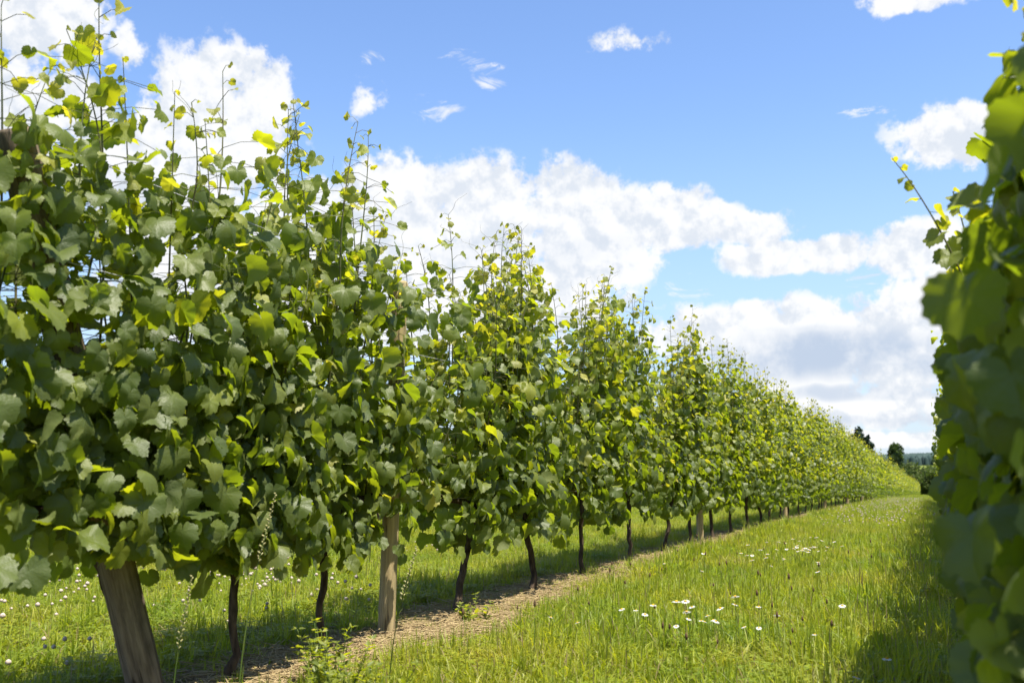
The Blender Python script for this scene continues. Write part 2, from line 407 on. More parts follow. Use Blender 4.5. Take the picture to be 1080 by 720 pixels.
def place_leaves(G, templates, pos, nrm, tip, size, age, rnd, rng):
    pos, nrm, tip = map(np.asarray, (pos, nrm, tip)); size, age, rnd = map(np.asarray, (size, age, rnd))
    nrm = nrm / np.linalg.norm(nrm, axis=1)[:, None]
    tip = tip - (tip * nrm).sum(1)[:, None] * nrm; tip /= np.linalg.norm(tip, axis=1)[:, None] + 1e-9
    sx = np.cross(tip, nrm)
    var = rng.integers(0, len(templates), len(pos))
    for k, (P, faces, uv) in enumerate(templates):
        idx = np.nonzero(var == k)[0]
        if not len(idx): continue
        n, m = len(idx), len(P)
        asp = rng.uniform(0.88, 1.12, n)
        V = (P[None, :, 0, None] * (sx[idx] * asp[:, None])[:, None] + P[None, :, 1, None] * tip[idx][:, None] + P[None, :, 2, None] * nrm[idx][:, None]) * size[idx][:, None, None] + pos[idx][:, None]
        off = (np.arange(n) * m)[:, None, None]
        F = [(f[None] + off).reshape(-1, f.shape[1]) for f in faces]
        G.add(V.reshape(-1, 3), F, np.repeat(age[idx], m), np.repeat(rnd[idx], m), 0.0, np.tile(uv, (n, 1)))

def unit(v): return v / (np.linalg.norm(v) + 1e-9)

def grow_vine(seed, detail, height=1.95, spread=0.62, lean=0.0, fill=1.0, trunk_h=0.62, hang=0.6, tall=0.28, thick=0.30, yellow=0.0, wall=0, wall_side=0, low=0.37, xoff=0.0, tilt=0.0, long_=0.5, wall_top=1.6, extra=()):
    """returns (trunk mesh, [cane meshes], foliage mesh); local coordinates: row along Y, base at the origin"""
    rng = np.random.default_rng(seed)
    near = detail == 'near'
    # trunk with a knobbly head and two short arms
    B = Geo(); n = 14; z = np.linspace(-0.12, trunk_h, n)
    lean = lean + rng.normal(0, 0.07); bend = rng.normal(0, 0.024, (n, 2)); bend = np.cumsum(bend, 0) * 0.5
    path = np.stack([bend[:, 0] * 0.7, lean * np.linspace(-0.2, 1, n) * trunk_h + bend[:, 1] - bend[0, 1], z], -1)
    r = np.interp(z, [-0.12, 0, 0.1, trunk_h * 0.8, trunk_h], [0.034, 0.027, 0.019, 0.019, 0.028]) * rng.uniform(0.9, 1.12, n) * rng.uniform(0.85, 1.15)
    head = path[-1].copy()
    B.add(*tube(path, r, 9 if near else 6))
    for s in (-1, 1):
        yy = np.linspace(0, 1, 9)
        arm = np.stack([head[0] + np.cumsum(rng.normal(0, 0.008, 9)), head[1] + s * yy * (spread - 0.05), head[2] - 0.015 + 0.10 * np.sqrt(yy) + np.cumsum(rng.normal(0, 0.008, 9))], -1)
        B.add(*tube(arm, np.linspace(0.022, 0.009, 9) * rng.uniform(0.85, 1.15, 9), 7 if near else 5))
    # shoots
    nshoot = int(round(18 * fill)) if detail != 'far' else 9
    canes, pos, nrm, tipv, size, age = [], [], [], [], [], []
    allc = Geo()
    ys = np.linspace(-spread, spread, nshoot) + rng.normal(0, 0.04, nshoot)
    step = {'near': 0.058, 'mid': 0.066, 'far': 0.10}[detail]
    for k in range(nshoot):
        C = Geo() if near else allc
        y0 = ys[k]; z0 = head[2] + 0.07
        edge = 1 - 0.30 * (abs(y0) / spread) ** 2
        top = (height + rng.normal(0, 0.12)) * edge + tilt * y0 / spread
        y0 = y0 + head[1]
        if rng.random() < tall: top += rng.uniform(0.15, long_)
        m = max(6, int((top - z0) / step) + 2)
        zz = np.linspace(0, top - z0, m)
        dx, dy = rng.normal(0, 0.10), rng.normal(0, 0.13)
        wob = rng.uniform(0, 6.3, 2); u = zz / zz[-1]
        px = rng.normal(0, 0.035) + np.clip(dx * u * 1.3, -0.16, 0.16) + 0.035 * np.sin(u * 5 + wob[0]) * u
        py = y0 + dy * u + 0.05 * np.sin(u * 4 + wob[1]) * u + rng.normal(0, 0.17) * np.clip(u - 0.6, 0, 1) ** 2 * 3
        pz = z0 + zz - 0.10 * np.clip(u - 0.8, 0, 1) * abs(rng.normal(0, 1))
        px = px + xoff * np.clip((pz - 1.0) / 0.5, 0, 1.3)
        pth = np.stack([px, py, pz], -1)
        rad = np.interp(u, [0, 0.7, 1], [0.0055, 0.0036, 0.0014])
        C.add(*tube(pth, rad, 6 if near else 4, False))
        side = rng.choice([-1, 1])
        for q in range(1, m):
            tipness = float(np.clip((pz[q] - (top - 0.48)) / 0.48, 0, 1)); young = tipness ** 1.0
            reps = 1 + (rng.random() < (1.0 if detail != 'far' else 0.55) * (1 - tipness * 0.8)) + (rng.random() < 0.85 * (1 - tipness))
            side = -side
            for rep in range(reps):
                sd_ = side if rep == 0 else rng.choice([-1, 1])
                az_ = rng.normal(0, 0.65 + 0.35 * tipness)
                o = np.array([sd_ * math.cos(az_), math.sin(az_), 0])
                if detail == 'far': s_ = 0.078 * rng.uniform(0.75, 1.2)
                else: s_ = 0.061 * rng.uniform(0.55, 1.38)
                s_ *= 1 - 0.68 * young
                if rep: s_ *= rng.uniform(0.6, 1.0)
                pl = (0.05 + rng.uniform(0.0, 0.11)) * (1 - 0.7 * young) + (thick - 0.28) * (1 - tipness)
                if rep: pl = min(pl * rng.uniform(0.5, 2.1), 0.20)
                rise = rng.uniform(-0.02, 0.06) * (1 - 0.5 * young)
                p0 = pth[q]; p1 = p0 + o * pl + np.array([0, 0, rise - 0.05 * rep * rng.random()])
                e = rng.normal(0.66 - 0.25 * tipness, 0.55)
                nv = o * math.cos(e) + np.array([0, 0, math.sin(e)]) + rng.normal(0, 0.36, 3)
                tv = o * 0.55 + np.array([0, rng.normal(0, 0.55), -0.85 + 0.9 * young + rng.normal(0, 0.25)])
                pos.append(p1); nrm.append(nv); tipv.append(tv); size.append(s_)
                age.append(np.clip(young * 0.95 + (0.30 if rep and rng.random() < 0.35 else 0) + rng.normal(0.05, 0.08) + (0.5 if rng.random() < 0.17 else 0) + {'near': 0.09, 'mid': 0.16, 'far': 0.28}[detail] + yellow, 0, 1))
                if near:
                    mid = (p0 + p1) / 2 + np.array([0, 0, 0.012])
                    C.add(*tube([p0, mid, p1], [0.0017, 0.0013, 0.0012], 3, False))
        if near and rng.random() < 0.8:                                      # curling tendrils near the tip
            for _ in range(2):
                b = pth[m - 1 - rng.integers(0, 4)]; L = rng.uniform(0.08, 0.2); d = unit(rng.normal(0, 1, 3) + np.array([0, 0, 1.0])); tt = np.linspace(0, 1, 9)
                tp = b + d * L * tt[:, None] + 0.02 * np.stack([np.sin(tt * 7), np.cos(tt * 7) - 1, 0 * tt], -1) * tt[:, None]
                C.add(*tube(tp, np.linspace(0.0012, 0.0006, 9), 3, False))
        if near: canes.append(C)
    for (ea, eb) in extra:                                                     # young shoots that lean out of the row
        ea, eb = np.array(ea), np.array(eb); u = np.linspace(0, 1, 12)[:, None]; pth = ea + (eb - ea) * u + np.array([0, 0, 0.04]) * u * (1 - u) * 4
        C = Geo(); C.add(*tube(pth, np.linspace(0.004, 0.0013, 12), 6, False))
        for q in range(1, 12):
            o = unit(rng.normal(0, 1, 3) * np.array([1, 1, 0.3])); pl = 0.04 * (1 - q / 14)
            C.add(*tube([pth[q], pth[q] + o * pl], [0.0013, 0.001], 3, False)); pos.append(pth[q] + o * pl); nrm.append(np.array([0.5 * o[0], 0.5 * o[1], 0.8]) + rng.normal(0, 0.3, 3)); tipv.append(o * 0.6 + np.array([0, 0, -0.3]))
            size.append(0.055 * (1 - 0.8 * q / 12) * rng.uniform(0.8, 1.2)); age.append(min(1, 0.45 + 0.5 * q / 12))
        canes.append(C)
    # leaves hanging round the head of the trunk and along the foot of the canopy
    nh = int({'near': 420, 'mid': 300, 'far': 120}[detail] * hang)
    for _ in range(nh):
        y = float(np.clip(rng.normal(0, spread * 0.52), -spread, spread))
        lowz = low + 0.20 * (abs(y) / spread) ** 1.5; y += head[1]
        zc = lowz + 0.55 * rng.random() ** 0.9
        sd_ = rng.choice([-1, 1]); a_ = rng.normal(0, 0.7)
        o = np.array([sd_ * math.cos(a_), math.sin(a_), 0]); e = rng.normal(0.25, 0.38)
        pos.append(np.array([sd_ * rng.uniform(0.02, thick * 0.8), y, zc])); nrm.append(o * math.cos(e) + np.array([0, 0, math.sin(e)]) + rng.normal(0, 0.2, 3))
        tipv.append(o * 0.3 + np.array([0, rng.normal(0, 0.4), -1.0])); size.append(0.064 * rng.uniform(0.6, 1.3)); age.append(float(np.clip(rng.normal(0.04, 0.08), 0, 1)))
    for _ in range(wall):                                                     # the dense outer face of a thick canopy
        y = rng.uniform(-spread, spread) * 1.05 + head[1]; zc = low - 0.03 + (wall_top + 0.02 - low) * rng.random() ** 1.1; bulge = 1.0 - 0.55 * np.clip((zc - wall_top + 0.55) / 0.55, 0, 1) - 0.25 * np.clip((0.6 - zc) / 0.3, 0, 1)
        sd_ = wall_side or rng.choice([-1, 1]); a_ = rng.normal(0, 0.6); o = np.array([sd_ * math.cos(a_), math.sin(a_), 0]); e = rng.normal(0.3, 0.4)
        pos.append(np.array([sd_ * rng.uniform(0.45, 1.0) * thick * bulge, y, zc])); nrm.append(o * math.cos(e) + np.array([0, 0, math.sin(e)]) + rng.normal(0, 0.25, 3))
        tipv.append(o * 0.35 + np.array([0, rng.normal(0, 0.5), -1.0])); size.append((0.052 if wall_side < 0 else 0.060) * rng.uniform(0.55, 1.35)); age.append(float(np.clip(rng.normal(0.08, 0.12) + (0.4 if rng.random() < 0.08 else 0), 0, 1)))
    F = Geo(); age = np.array(age); rnd = np.clip(rng.normal(0.5, 0.24, len(age)), 0, 1)
    tm = {'near': T_NEAR, 'mid': T_MID, 'far': T_FAR}[detail]
    place_leaves(F, tm, pos, nrm, tipv, size, age, rnd, rng)
    fo = F.mesh('foliage', M['leaf'] if near else M['leaf_far'], True, ('age', 'rnd', 'uv'))
    cm = [c.mesh('cane', M['cane']) for c in canes] if near else [allc.mesh('cane', M['cane'])]
    return B.mesh('trunk', M['bark']), cm, fo

def make_vine(loc, label, group, meshes, rot=0.0, scale=1.0):
    o = thing('grapevine', label, 'grapevine', loc, group)
    o.rotation_euler = (0, 0, rot); o.scale = (scale,) * 3
    tr, cs, fo = meshes
    link('trunk', tr, o)
    for c in cs: link('cane', c, o)
    link('foliage', fo, o)
    return o

# ------------------------------------------------------------------ the long row
G_LEFT = 'grapevines of the long sunlit row'
near_left = [  # distance along the row, seed, label, options
 (2.95, 101, 'grapevine at the row end whose shoots cover the top of the leaning post', dict(height=1.96, tilt=-0.36, tall=0.8, lean=-0.42, hang=1.4, thick=0.40, wall=620, wall_side=1, spread=0.74, low=0.56, wall_top=1.88, trunk_h=0.66, long_=0.62)),
 (3.30, 102, 'low-topped grapevine between the leaning end post and the thick round post', dict(height=1.36, tall=0.05, lean=-0.08, hang=0.8, thick=0.32, wall=200, spread=0.56, low=0.45, wall_top=1.28, extra=[((-.02, -.40, 1.4), (.06, -.50, 2.22)), ((.05, -.22, 1.4), (0, -.26, 2.2)), ((.05, -.05, 1.35), (.10, .12, 2.12)), ((-.05, -.55, 1.4), (.0, -.70, 2.28))])),
 (4.02, 103, 'tall-topped grapevine with trunk close before the thick round sunlit post', dict(height=2.14, wall_top=1.9, tall=0.6, lean=0.0, hang=1.0, thick=0.31, wall=330, spread=0.62, low=0.46)),
 (5.32, 104, 'grapevine with slanting dark trunk, first past the thick round sunlit post', dict(height=1.98, tilt=0.26, tall=0.5, lean=0.22, spread=0.70, wall=220, wall_top=1.8)),
 (6.48, 105, 'second grapevine past the thick round sunlit post', dict(height=2.14, tilt=-0.26, tall=0.7, wall=60)),
 (7.64, 106, 'third grapevine past the thick round sunlit post', dict(height=1.98, tilt=0.28, tall=0.5, wall=60)),
 (8.92, 107, 'fourth grapevine past the thick round sunlit post', dict(height=2.18, tilt=-0.2, tall=0.7, lean=0.1)),
 (10.2, 108, 'fifth grapevine past the thick round sunlit post', dict(height=1.98, tilt=0.22, tall=0.5, lean=0.06)),
 (11.45, 109, 'grapevine standing just before the second upright post of the long row', dict(height=2.14, tilt=-0.2, tall=0.6)),
 (12.65, 110, 'first grapevine past the second upright post of the long row', dict(height=2.0, tall=0.6)),
 (13.9, 111, 'second grapevine past the second upright post of the long row', dict(height=2.14, tall=0.6)),
 (15.1, 112, 'third grapevine past the second upright post of the long row', dict(height=2.04, tall=0.6)),
]
for y, sdn, lab, kw in near_left:
    make_vine((LEFT_X - (0.10 if sdn == 101 else 0.0), y, g1(y) + 0.03), lab, G_LEFT, grow_vine(sdn, 'near', **kw))
MIDS = [grow_vine(200 + k, 'mid', low=0.26, height=1.95 + 0.06 * (k % 3), lean=0.05 * (k - 2), tall=0.85, long_=0.6) for k in range(6)]
FARS = [grow_vine(300 + k, 'far', low=0.12, height=1.98, lean=0.04 * (k - 2), tall=0.8, long_=0.6, thick=0.34) for k in range(5)]
rv = random.Random(5)
y = 16.35; k = 0
lab_mid = {0: 'grapevine third from last before the third upright post of the long row', 1: 'grapevine second from last before the third upright post of the long row', 2: 'grapevine directly before the third upright post of the long row'}
first = {}
while y < 205:
    ms, nm = (MIDS, 'm') if y < 45 else (FARS, 'f')
    j = rv.randrange(len(ms)); rot = rv.choice([0, math.pi]) + rv.uniform(-0.05, 0.05); sc = rv.uniform(0.94, 1.06)
    lab = lab_mid.get(k, 'small distant grapevine in the long sunlit row past its third upright post')
    loc = (LEFT_X + rv.uniform(-0.04, 0.04), y, g1(y) + 0.03)
    if (nm, j) in first: copy_tree(first[nm, j], loc, rot, sc, lab, G_LEFT)
    else: first[nm, j] = make_vine(loc, lab, G_LEFT, ms[j], rot, sc)
    y += 1.24 + rv.uniform(-0.05, 0.05); k += 1

# the row beside the camera
G_NEAR = 'grapevines of the shaded row beside the alley'
near_right = [(2.02, 401, 'grapevine with the biggest blurred dark leaves, closest to the camera', dict(height=2.02, tall=0.6, hang=1.0, yellow=0.2, thick=0.36, wall=420, wall_side=-1, low=0.34, xoff=0.07, wall_top=1.62)),
 (3.1, 402, 'grapevine second along the dark row whose young shoot leans out over the alley', dict(height=1.92, tall=0.5, hang=1.0, yellow=0.24, extra=[((-.26, .05, 1.30), (-.47, .02, 1.76)), ((-.24, .3, 1.35), (-.30, .34, 1.72))], thick=0.37, wall=400, wall_side=-1, low=0.34, xoff=0.09)),
 (4.3, 403, 'grapevine third along the dark shaded row, mostly behind closer leaves', dict(height=1.80, tall=0.4, hang=1.0, yellow=0.2, thick=0.36, wall=420, wall_side=-1, low=0.34, xoff=0.09)),
 (0.25, 404, None, dict(height=1.9, thick=0.3))]
for y, sdn, lab, kw in near_right:
    if lab: make_vine((NEAR_X, y, g1(y) + 0.03), lab, G_NEAR, grow_vine(sdn, 'near', **kw))
y = 5.5
while y < 42:
    j = rv.randrange(len(MIDS)); rot = rv.choice([0, math.pi]); sc = rv.uniform(0.84, 0.92)
    loc = (NEAR_X, y, g1(y) + 0.03)
    lab = 'grapevine farther along the dark shaded row, behind its three nearest vines'
    copy_tree(first['m', j], loc, rot, sc, lab, G_NEAR) if ('m', j) in first else make_vine(loc, lab, G_NEAR, MIDS[j], rot, sc)
    y += 1.22

# the next row, across the far grass alley
y = 7.2
while y < 40:
    j = rv.randrange(len(MIDS)); rot = rv.choice([0, math.pi]); sc = rv.uniform(0.94, 1.04)
    copy_tree(first['m', j], (NEXT_X, y, g1(y) + 0.03), rot, sc, 'grapevine of the next row, seen beneath and between the long row', 'grapevines of the row behind') if ('m', j) in first else None
    y += 1.25

# ------------------------------------------------------------------ posts and wires
def post_mesh(name, length, rad, seed, material, taper=0.94, rough=0.02, sides=26, sink=0.2):
    rng = np.random.default_rng(seed); n = 26
    z = np.concatenate([np.linspace(-sink, length - 0.012, n - 1), [length]])
    a = np.linspace(0, 2 * np.pi, sides, endpoint=False)
    r = np.outer(np.linspace(1, taper, n), 1 + rough * (np.sin(2 * a + 1) + 0.7 * np.sin(5 * a + 2) + rng.normal(0, 0.4, sides))) * rad
    r[-1] *= 0.86
    r *= 1 + rng.normal(0, rough * 0.35, r.shape)
    V = np.stack([r * np.cos(a), r * np.sin(a), np.broadcast_to(z[:, None], r.shape)], -1).reshape(-1, 3)
    i = np.arange(n - 1)[:, None] * sides; j = np.arange(sides)[None]; k = (j + 1) % sides
    F = np.stack([i + j, i + k, i + sides + k, i + sides + j], -1).reshape(-1, 4)
    G = Geo(); G.add(V, [F, (n - 1) * sides + np.arange(sides)[None]])
    return G.mesh(name, material)

ep = thing('end_post', 'weathered grey end post leaning out of the row, the thickest post', 'post', (LEFT_X, 2.88, g1(2.88)), None,
           post_mesh('end_post', 2.04, 0.059, 21, M['end_post'], 0.93, 0.04))
ep.rotation_euler = (math.atan2(0.69, 1.86), 0, 0)
POST_Y = [4.53, 11.97, 19.5]
pl = ['thick round upright wooden post in full sun, nearest upright of the row', 'round upright wooden post, second upright of the long row', 'round upright wooden post, third upright of the long row']
pm = post_mesh('vineyard_post', 1.85, 0.043, 31, M['post'], 0.96, 0.015)
p0 = None
y = 4.53; k = 0
while y < 205:
    lab = pl[k] if k < 3 else 'thin distant wooden post among the far vines of the long row'
    o = thing('vineyard_post', lab, 'post', (LEFT_X, y, g1(y)), 'upright posts of the long row', pm) if p0 is None else copy_tree(p0, (LEFT_X, y, g1(y)), k * 1.3, 1.0, lab)
    p0 = p0 or o; y += 7.45; k += 1
p0.rotation_euler = (R(-2.0), R(0.6), 0.0)
cap = None

def wire(X, y0, y1, h, label, start=None):
    ys = np.concatenate([np.arange(y0, min(y1, 46), 2.2), np.linspace(48, y1, 20)]) if y1 > 50 else np.arange(y0, y1, 2.2)
    P = np.stack([np.full_like(ys, X), ys, gz(ys) + h + 0.008 * np.sin(ys)], -1)
    if start is not None: P = np.vstack([start, P])
    G = Geo(); G.add(*tube(P, 0.0016, 5))
    thing('trellis_wire', label, 'wire', (0, 0, 0), 'trellis wires', G.mesh('trellis_wire', M['wire']))
for h, nm_, ey in ((0.70, 'lowest', 2.58), (1.10, 'second lowest', 2.45), (1.48, 'second highest', 2.32), (1.84, 'highest', 2.20)):
    wire(LEFT_X + 0.052, 4.53, 200, h, '%s thin trellis wire strung along the posts of the long row' % nm_, (LEFT_X + 0.09, ey, h))
    wire(NEAR_X - 0.02, 1.55, 42, h, '%s thin trellis wire running inside the dark shaded row' % nm_)

# ------------------------------------------------------------------ grass (nobody could count it)
def tuft(name, seed, nb, hmin, hmax, rad, wid=0.0042, dryp=0.12, bend=0.85, stalks=0, segs=4):
    rng = np.random.default_rng(seed); G = Geo()
    t = np.linspace(0, 1, segs + 1)
    for b in range(nb + stalks):
        stalk = b >= nb
        a = rng.uniform(0, 6.28); r0 = rad * math.sqrt(rng.random()); base = np.array([r0 * math.cos(a), r0 * math.sin(a), -0.01])
        h = rng.uniform(hmin, hmax) * (1.0 if not stalk else rng.uniform(1.5, 2.1))
        d = rng.uniform(0, 6.28); bd = abs(rng.normal(0, bend)) * h * (0.35 if stalk else 1.0)
        dirv = np.array([math.cos(d), math.sin(d), 0])
        C = base + np.outer(t ** 1.9 * bd, dirv) + np.outer(t * h - 0.45 * bd * t ** 3, [0, 0, 1])
        perp = np.array([-dirv[1], dirv[0], 0]); tw = rng.uniform(-0.8, 0.8); perp = perp * math.cos(tw) + dirv * math.sin(tw)
        wv = (wid * rng.uniform(0.6, 1.4) * (0.35 if stalk else 1.0)) * (1 - t ** 2 * 0.93)
        if stalk: wv = wv + 0.0016 * np.where((t > 0.72) & (t < 0.99), 1, 0) * rng.uniform(0.5, 1.2)
        V = np.empty((2 * (segs + 1), 3)); V[0::2] = C - perp * wv[:, None]; V[1::2] = C + perp * wv[:, None]
        i = np.arange(segs) * 2
        dry = 1.0 if stalk and rng.random() < 0.75 else (rng.uniform(0.5, 1) if rng.random() < dryp else rng.uniform(0, 0.12))
        G.add(V, [np.stack([i, i + 1, i + 3, i + 2], -1)], 0, rng.random(), dry)
    return bpy.data.objects.new(name, G.mesh(name, M['grass'], True, ('rnd', 'dry')))

def weed_tuft(name, seed, n):
    """low round-leaved ground cover (clover)"""
    rng = np.random.default_rng(seed); G = Geo()
    for _ in range(n):
        a = rng.uniform(0, 6.28); r0 = 0.11 * math.sqrt(rng.random()); h = rng.uniform(0.03, 0.11); c = np.array([r0 * math.cos(a), r0 * math.sin(a), h])
        for q in range(3):
            aa = a + q * 2.094; s = rng.uniform(0.009, 0.016); d = np.array([math.cos(aa), math.sin(aa), rng.uniform(-.3, .3)]); e = np.array([-math.sin(aa), math.cos(aa), 0])
            V = [c, c + d * s * .7 - e * s * .6, c + d * s * 1.5 - e * s * .35, c + d * s * 1.5 + e * s * .35, c + d * s * .7 + e * s * .6]
            G.add(V, [np.array([[0, 1, 2, 3, 4]])], 0, rng.uniform(0.1, 0.7), 0)
    return bpy.data.objects.new(name, G.mesh(name, M['grass'], False, ('rnd', 'dry')))

def scatter(name, pts, rot, scl, idx, protos, label=None):
    """one stuff object: points with an instance-on-points node group over an unlinked collection"""
    me = bpy.data.meshes.new(name); me.vertices.add(len(pts)); me.vertices.foreach_set('co', np.asarray(pts, np.float32).ravel())
    for an, ty, val in (('rz', 'FLOAT', rot), ('sc', 'FLOAT', scl)):
        me.attributes.new(an, ty, 'POINT').data.foreach_set('value', np.asarray(val, np.float32))
    me.attributes.new('pick', 'INT', 'POINT').data.foreach_set('value', np.asarray(idx, np.int32))
    o = link(name, me); o['kind'] = 'stuff'
    pc = bpy.data.collections.new(name + '_kinds')
    for p in protos: pc.objects.link(p)
    ng = bpy.data.node_groups.new(name, 'GeometryNodeTree')
    ng.interface.new_socket('Geometry', in_out='INPUT', socket_type='NodeSocketGeometry')
    ng.interface.new_socket('Geometry', in_out='OUTPUT', socket_type='NodeSocketGeometry')
    N = ng.nodes; L = ng.links
    gi = N.new('NodeGroupInput'); go = N.new('NodeGroupOutput')
    ci = N.new('GeometryNodeCollectionInfo'); ci.inputs['Collection'].default_value = pc
    ci.inputs['Separate Children'].default_value = True; ci.inputs['Reset Children'].default_value = True
    ip = N.new('GeometryNodeInstanceOnPoints'); ip.inputs['Pick Instance'].default_value = True
    def at(nm, ty):
        a = N.new('GeometryNodeInputNamedAttribute'); a.data_type = ty; a.inputs['Name'].default_value = nm; return a.outputs[0]
    cx = N.new('ShaderNodeCombineXYZ'); L.new(at('rz', 'FLOAT'), cx.inputs[2])
    L.new(gi.outputs[0], ip.inputs['Points']); L.new(ci.outputs[0], ip.inputs['Instance'])
    L.new(at('pick', 'INT'), ip.inputs['Instance Index'])
    e2r = N.new('FunctionNodeEulerToRotation'); L.new(cx.outputs[0], e2r.inputs[0]); L.new(e2r.outputs[0], ip.inputs['Rotation'])
    L.new(at('sc', 'FLOAT'), ip.inputs['Scale'])
    L.new(ip.outputs[0], go.inputs[0])
    md = o.modifiers.new('scatter', 'NODES'); md.node_group = ng
    return o

rg = np.random.default_rng(77)
TUFTS = [tuft('tuft_a', 1, 46, 0.08, 0.20, 0.10), tuft('tuft_b', 2, 50, 0.09, 0.23, 0.11), tuft('tuft_c', 3, 44, 0.07, 0.18, 0.10, 0.005, 0.16, 1.0),
         tuft('tuft_d', 4, 44, 0.08, 0.19, 0.12, 0.0042, 0.10, 0.6, 1), tuft('tuft_e', 5, 40, 0.07, 0.16, 0.12, 0.0045, 0.15, 0.7, 3),
         weed_tuft('tuft_f', 6, 34), tuft('tuft_g', 7, 22, 0.03, 0.09, 0.12, 0.0035, 0.7, 1.2)]
def field(x0, x1, y0, y1, dens):
    n = int((x1 - x0) * (y1 - y0) * dens); return np.stack([rg.uniform(x0, x1, n), rg.uniform(y0, y1, n)], -1)
def cover(x0, x1, yend, d0, reach=9.0, ystart=-1.0):
    P = []
    ya = ystart
    while ya < yend:
        yb = min(yend, ya + max(2.0, ya * 0.15)); d = d0 * min(1.0, (reach / max(yb, 1)) ** 1.15); P.append(field(x0, x1, ya, yb, d)); ya = yb
    return np.concatenate(P)
P = np.concatenate([cover(LEFT_X - 0.5, NEAR_X + 0.5, 205, 210), cover(NEXT_X - 1, LEFT_X - 0.4, 110, 85, 12), cover(NEAR_X + 0.4, 3.6, 18, 40)])
wig = 0.16 * np.sin(P[:, 1] * 1.7) + 0.10 * np.sin(P[:, 1] * 4.1 + 1)
dist = np.min([np.abs(P[:, 0] - rx - wig * 0.6 - off) for rx, off in ((LEFT_X, 0.06), (NEAR_X, 0), (NEXT_X, 0))], 0)
keep = rg.random(len(P)) < np.where(dist < 0.15, 0.5, np.where(dist < 0.34, 0.5 + (dist - 0.15) / 0.19 * 0.5, 1.0))
P, dist = P[keep], dist[keep]
pk = rg.choice(7, len(P), p=[.24, .22, .17, .12, .07, .16, .02])
left_alley = P[:, 0] < LEFT_X - 0.3
pk = np.where(left_alley & (rg.random(len(P)) < 0.25), 5, pk)
pk = np.where((dist < 0.38) & (rg.random(len(P)) < 0.5), 6, pk)
hs_ = np.sin(P[:, 0] * 2.3 + 1) * np.sin(P[:, 1] * 0.9) * 0.15
sc_ = rg.uniform(0.55, 0.95, len(P)) * (1 + hs_) * np.where(dist < 0.38, 0.7, 1.0) * (1 + 0.5 * np.clip((P[:, 1] - 25) / 60, 0, 1))
sc_ = np.where((np.abs(P[:, 0] - LEFT_X - 0.42) < 0.24) & (P[:, 1] > 7.5), sc_ * 1.4, sc_)
near_edge = (P[:, 0] > NEAR_X - 0.95) & (P[:, 0] < NEAR_X - 0.45); sc_ = np.where(near_edge, sc_ * 1.35, sc_)
scatter('grass', np.column_stack([P, gz(P[:, 1])]), rg.uniform(0, 6.28, len(P)), sc_, pk, TUFTS)

def straw_piece(name, seed):
    rng = np.random.default_rng(seed); G = Geo()
    for _ in range(26):
        L = rng.uniform(0.05, 0.2); a = rng.uniform(0, 6.28); t = np.linspace(-.5, .5, 5)[:, None]
        c = np.array([rng.normal(0, 0.09), rng.normal(0, 0.09), rng.uniform(0.004, 0.03)]); d = np.array([math.cos(a), math.sin(a), rng.normal(0, 0.12)])
        G.add(*tube(c + d * L * t + np.array([-d[1], d[0], 0.25]) * (t * t - .1) * L * rng.normal(0, .5), rng.uniform(0.0009, 0.002), 3, False))
    return bpy.data.objects.new(name, G.mesh(name, M['straw']))
S = np.concatenate([np.stack([LEFT_X + rg.normal(0.24, 0.13, 420), rg.uniform(3.3, 6.6, 420)], -1), np.stack([LEFT_X + rg.normal(0.12, 0.26, 900), 2.0 + 12 * rg.random(900) ** 1.2], -1), np.stack([LEFT_X + rg.normal(0.15, 0.25, 600), rg.uniform(12, 40, 600)], -1),
                    np.stack([NEAR_X + rg.normal(-0.05, 0.25, 260), rg.uniform(1, 14, 260)], -1)])
scatter('straw_litter', np.column_stack([S, gz(S[:, 1]) + 0.028 * np.exp(-((S[:, 0] - LEFT_X) / .35) ** 2)]), rg.uniform(0, 6.28, len(S)), rg.uniform(0.7, 1.3, len(S)), rg.integers(0, 3, len(S)),
        [straw_piece('straw_a', 1), straw_piece('straw_b', 2), straw_piece('straw_c', 3)])

# clover heads in the alley behind the long row (a carpet of them)
def clover_head(name, seed):
    rng = np.random.default_rng(seed); G = Geo()
    for _ in range(5):
        c = np.array([rng.normal(0, .09), rng.normal(0, .09), rng.uniform(.08, .2)]); r = rng.uniform(.008, .013)
        th = np.linspace(0.15, np.pi - .15, 5); P_ = c + np.stack([0 * th, 0 * th, -np.cos(th) * r], -1)
        G.add(*tube(P_, np.sin(th) * r * rng.uniform(.8, 1.15, 5), 7))
    return bpy.data.objects.new(name, G.mesh(name, M['clover']))
S = np.concatenate([np.stack([rg.normal(-5.0, 1.0, 90), rg.normal(5.2, 1.5, 90)], -1), np.stack([rg.uniform(-2.0, -0.3, 260), rg.uniform(16, 60, 260)], -1)])
S = S[(S[:, 0] < LEFT_X - 0.5) | (S[:, 1] > 15)]
scatter('clover_flowers', np.column_stack([S, gz(S[:, 1])]), rg.uniform(0, 6.28, len(S)), rg.uniform(0.7, 1.2, len(S)), rg.integers(0, 3, len(S)), [clover_head('clover_a', 1), clover_head('clover_b', 2), clover_head('clover_c', 3)])

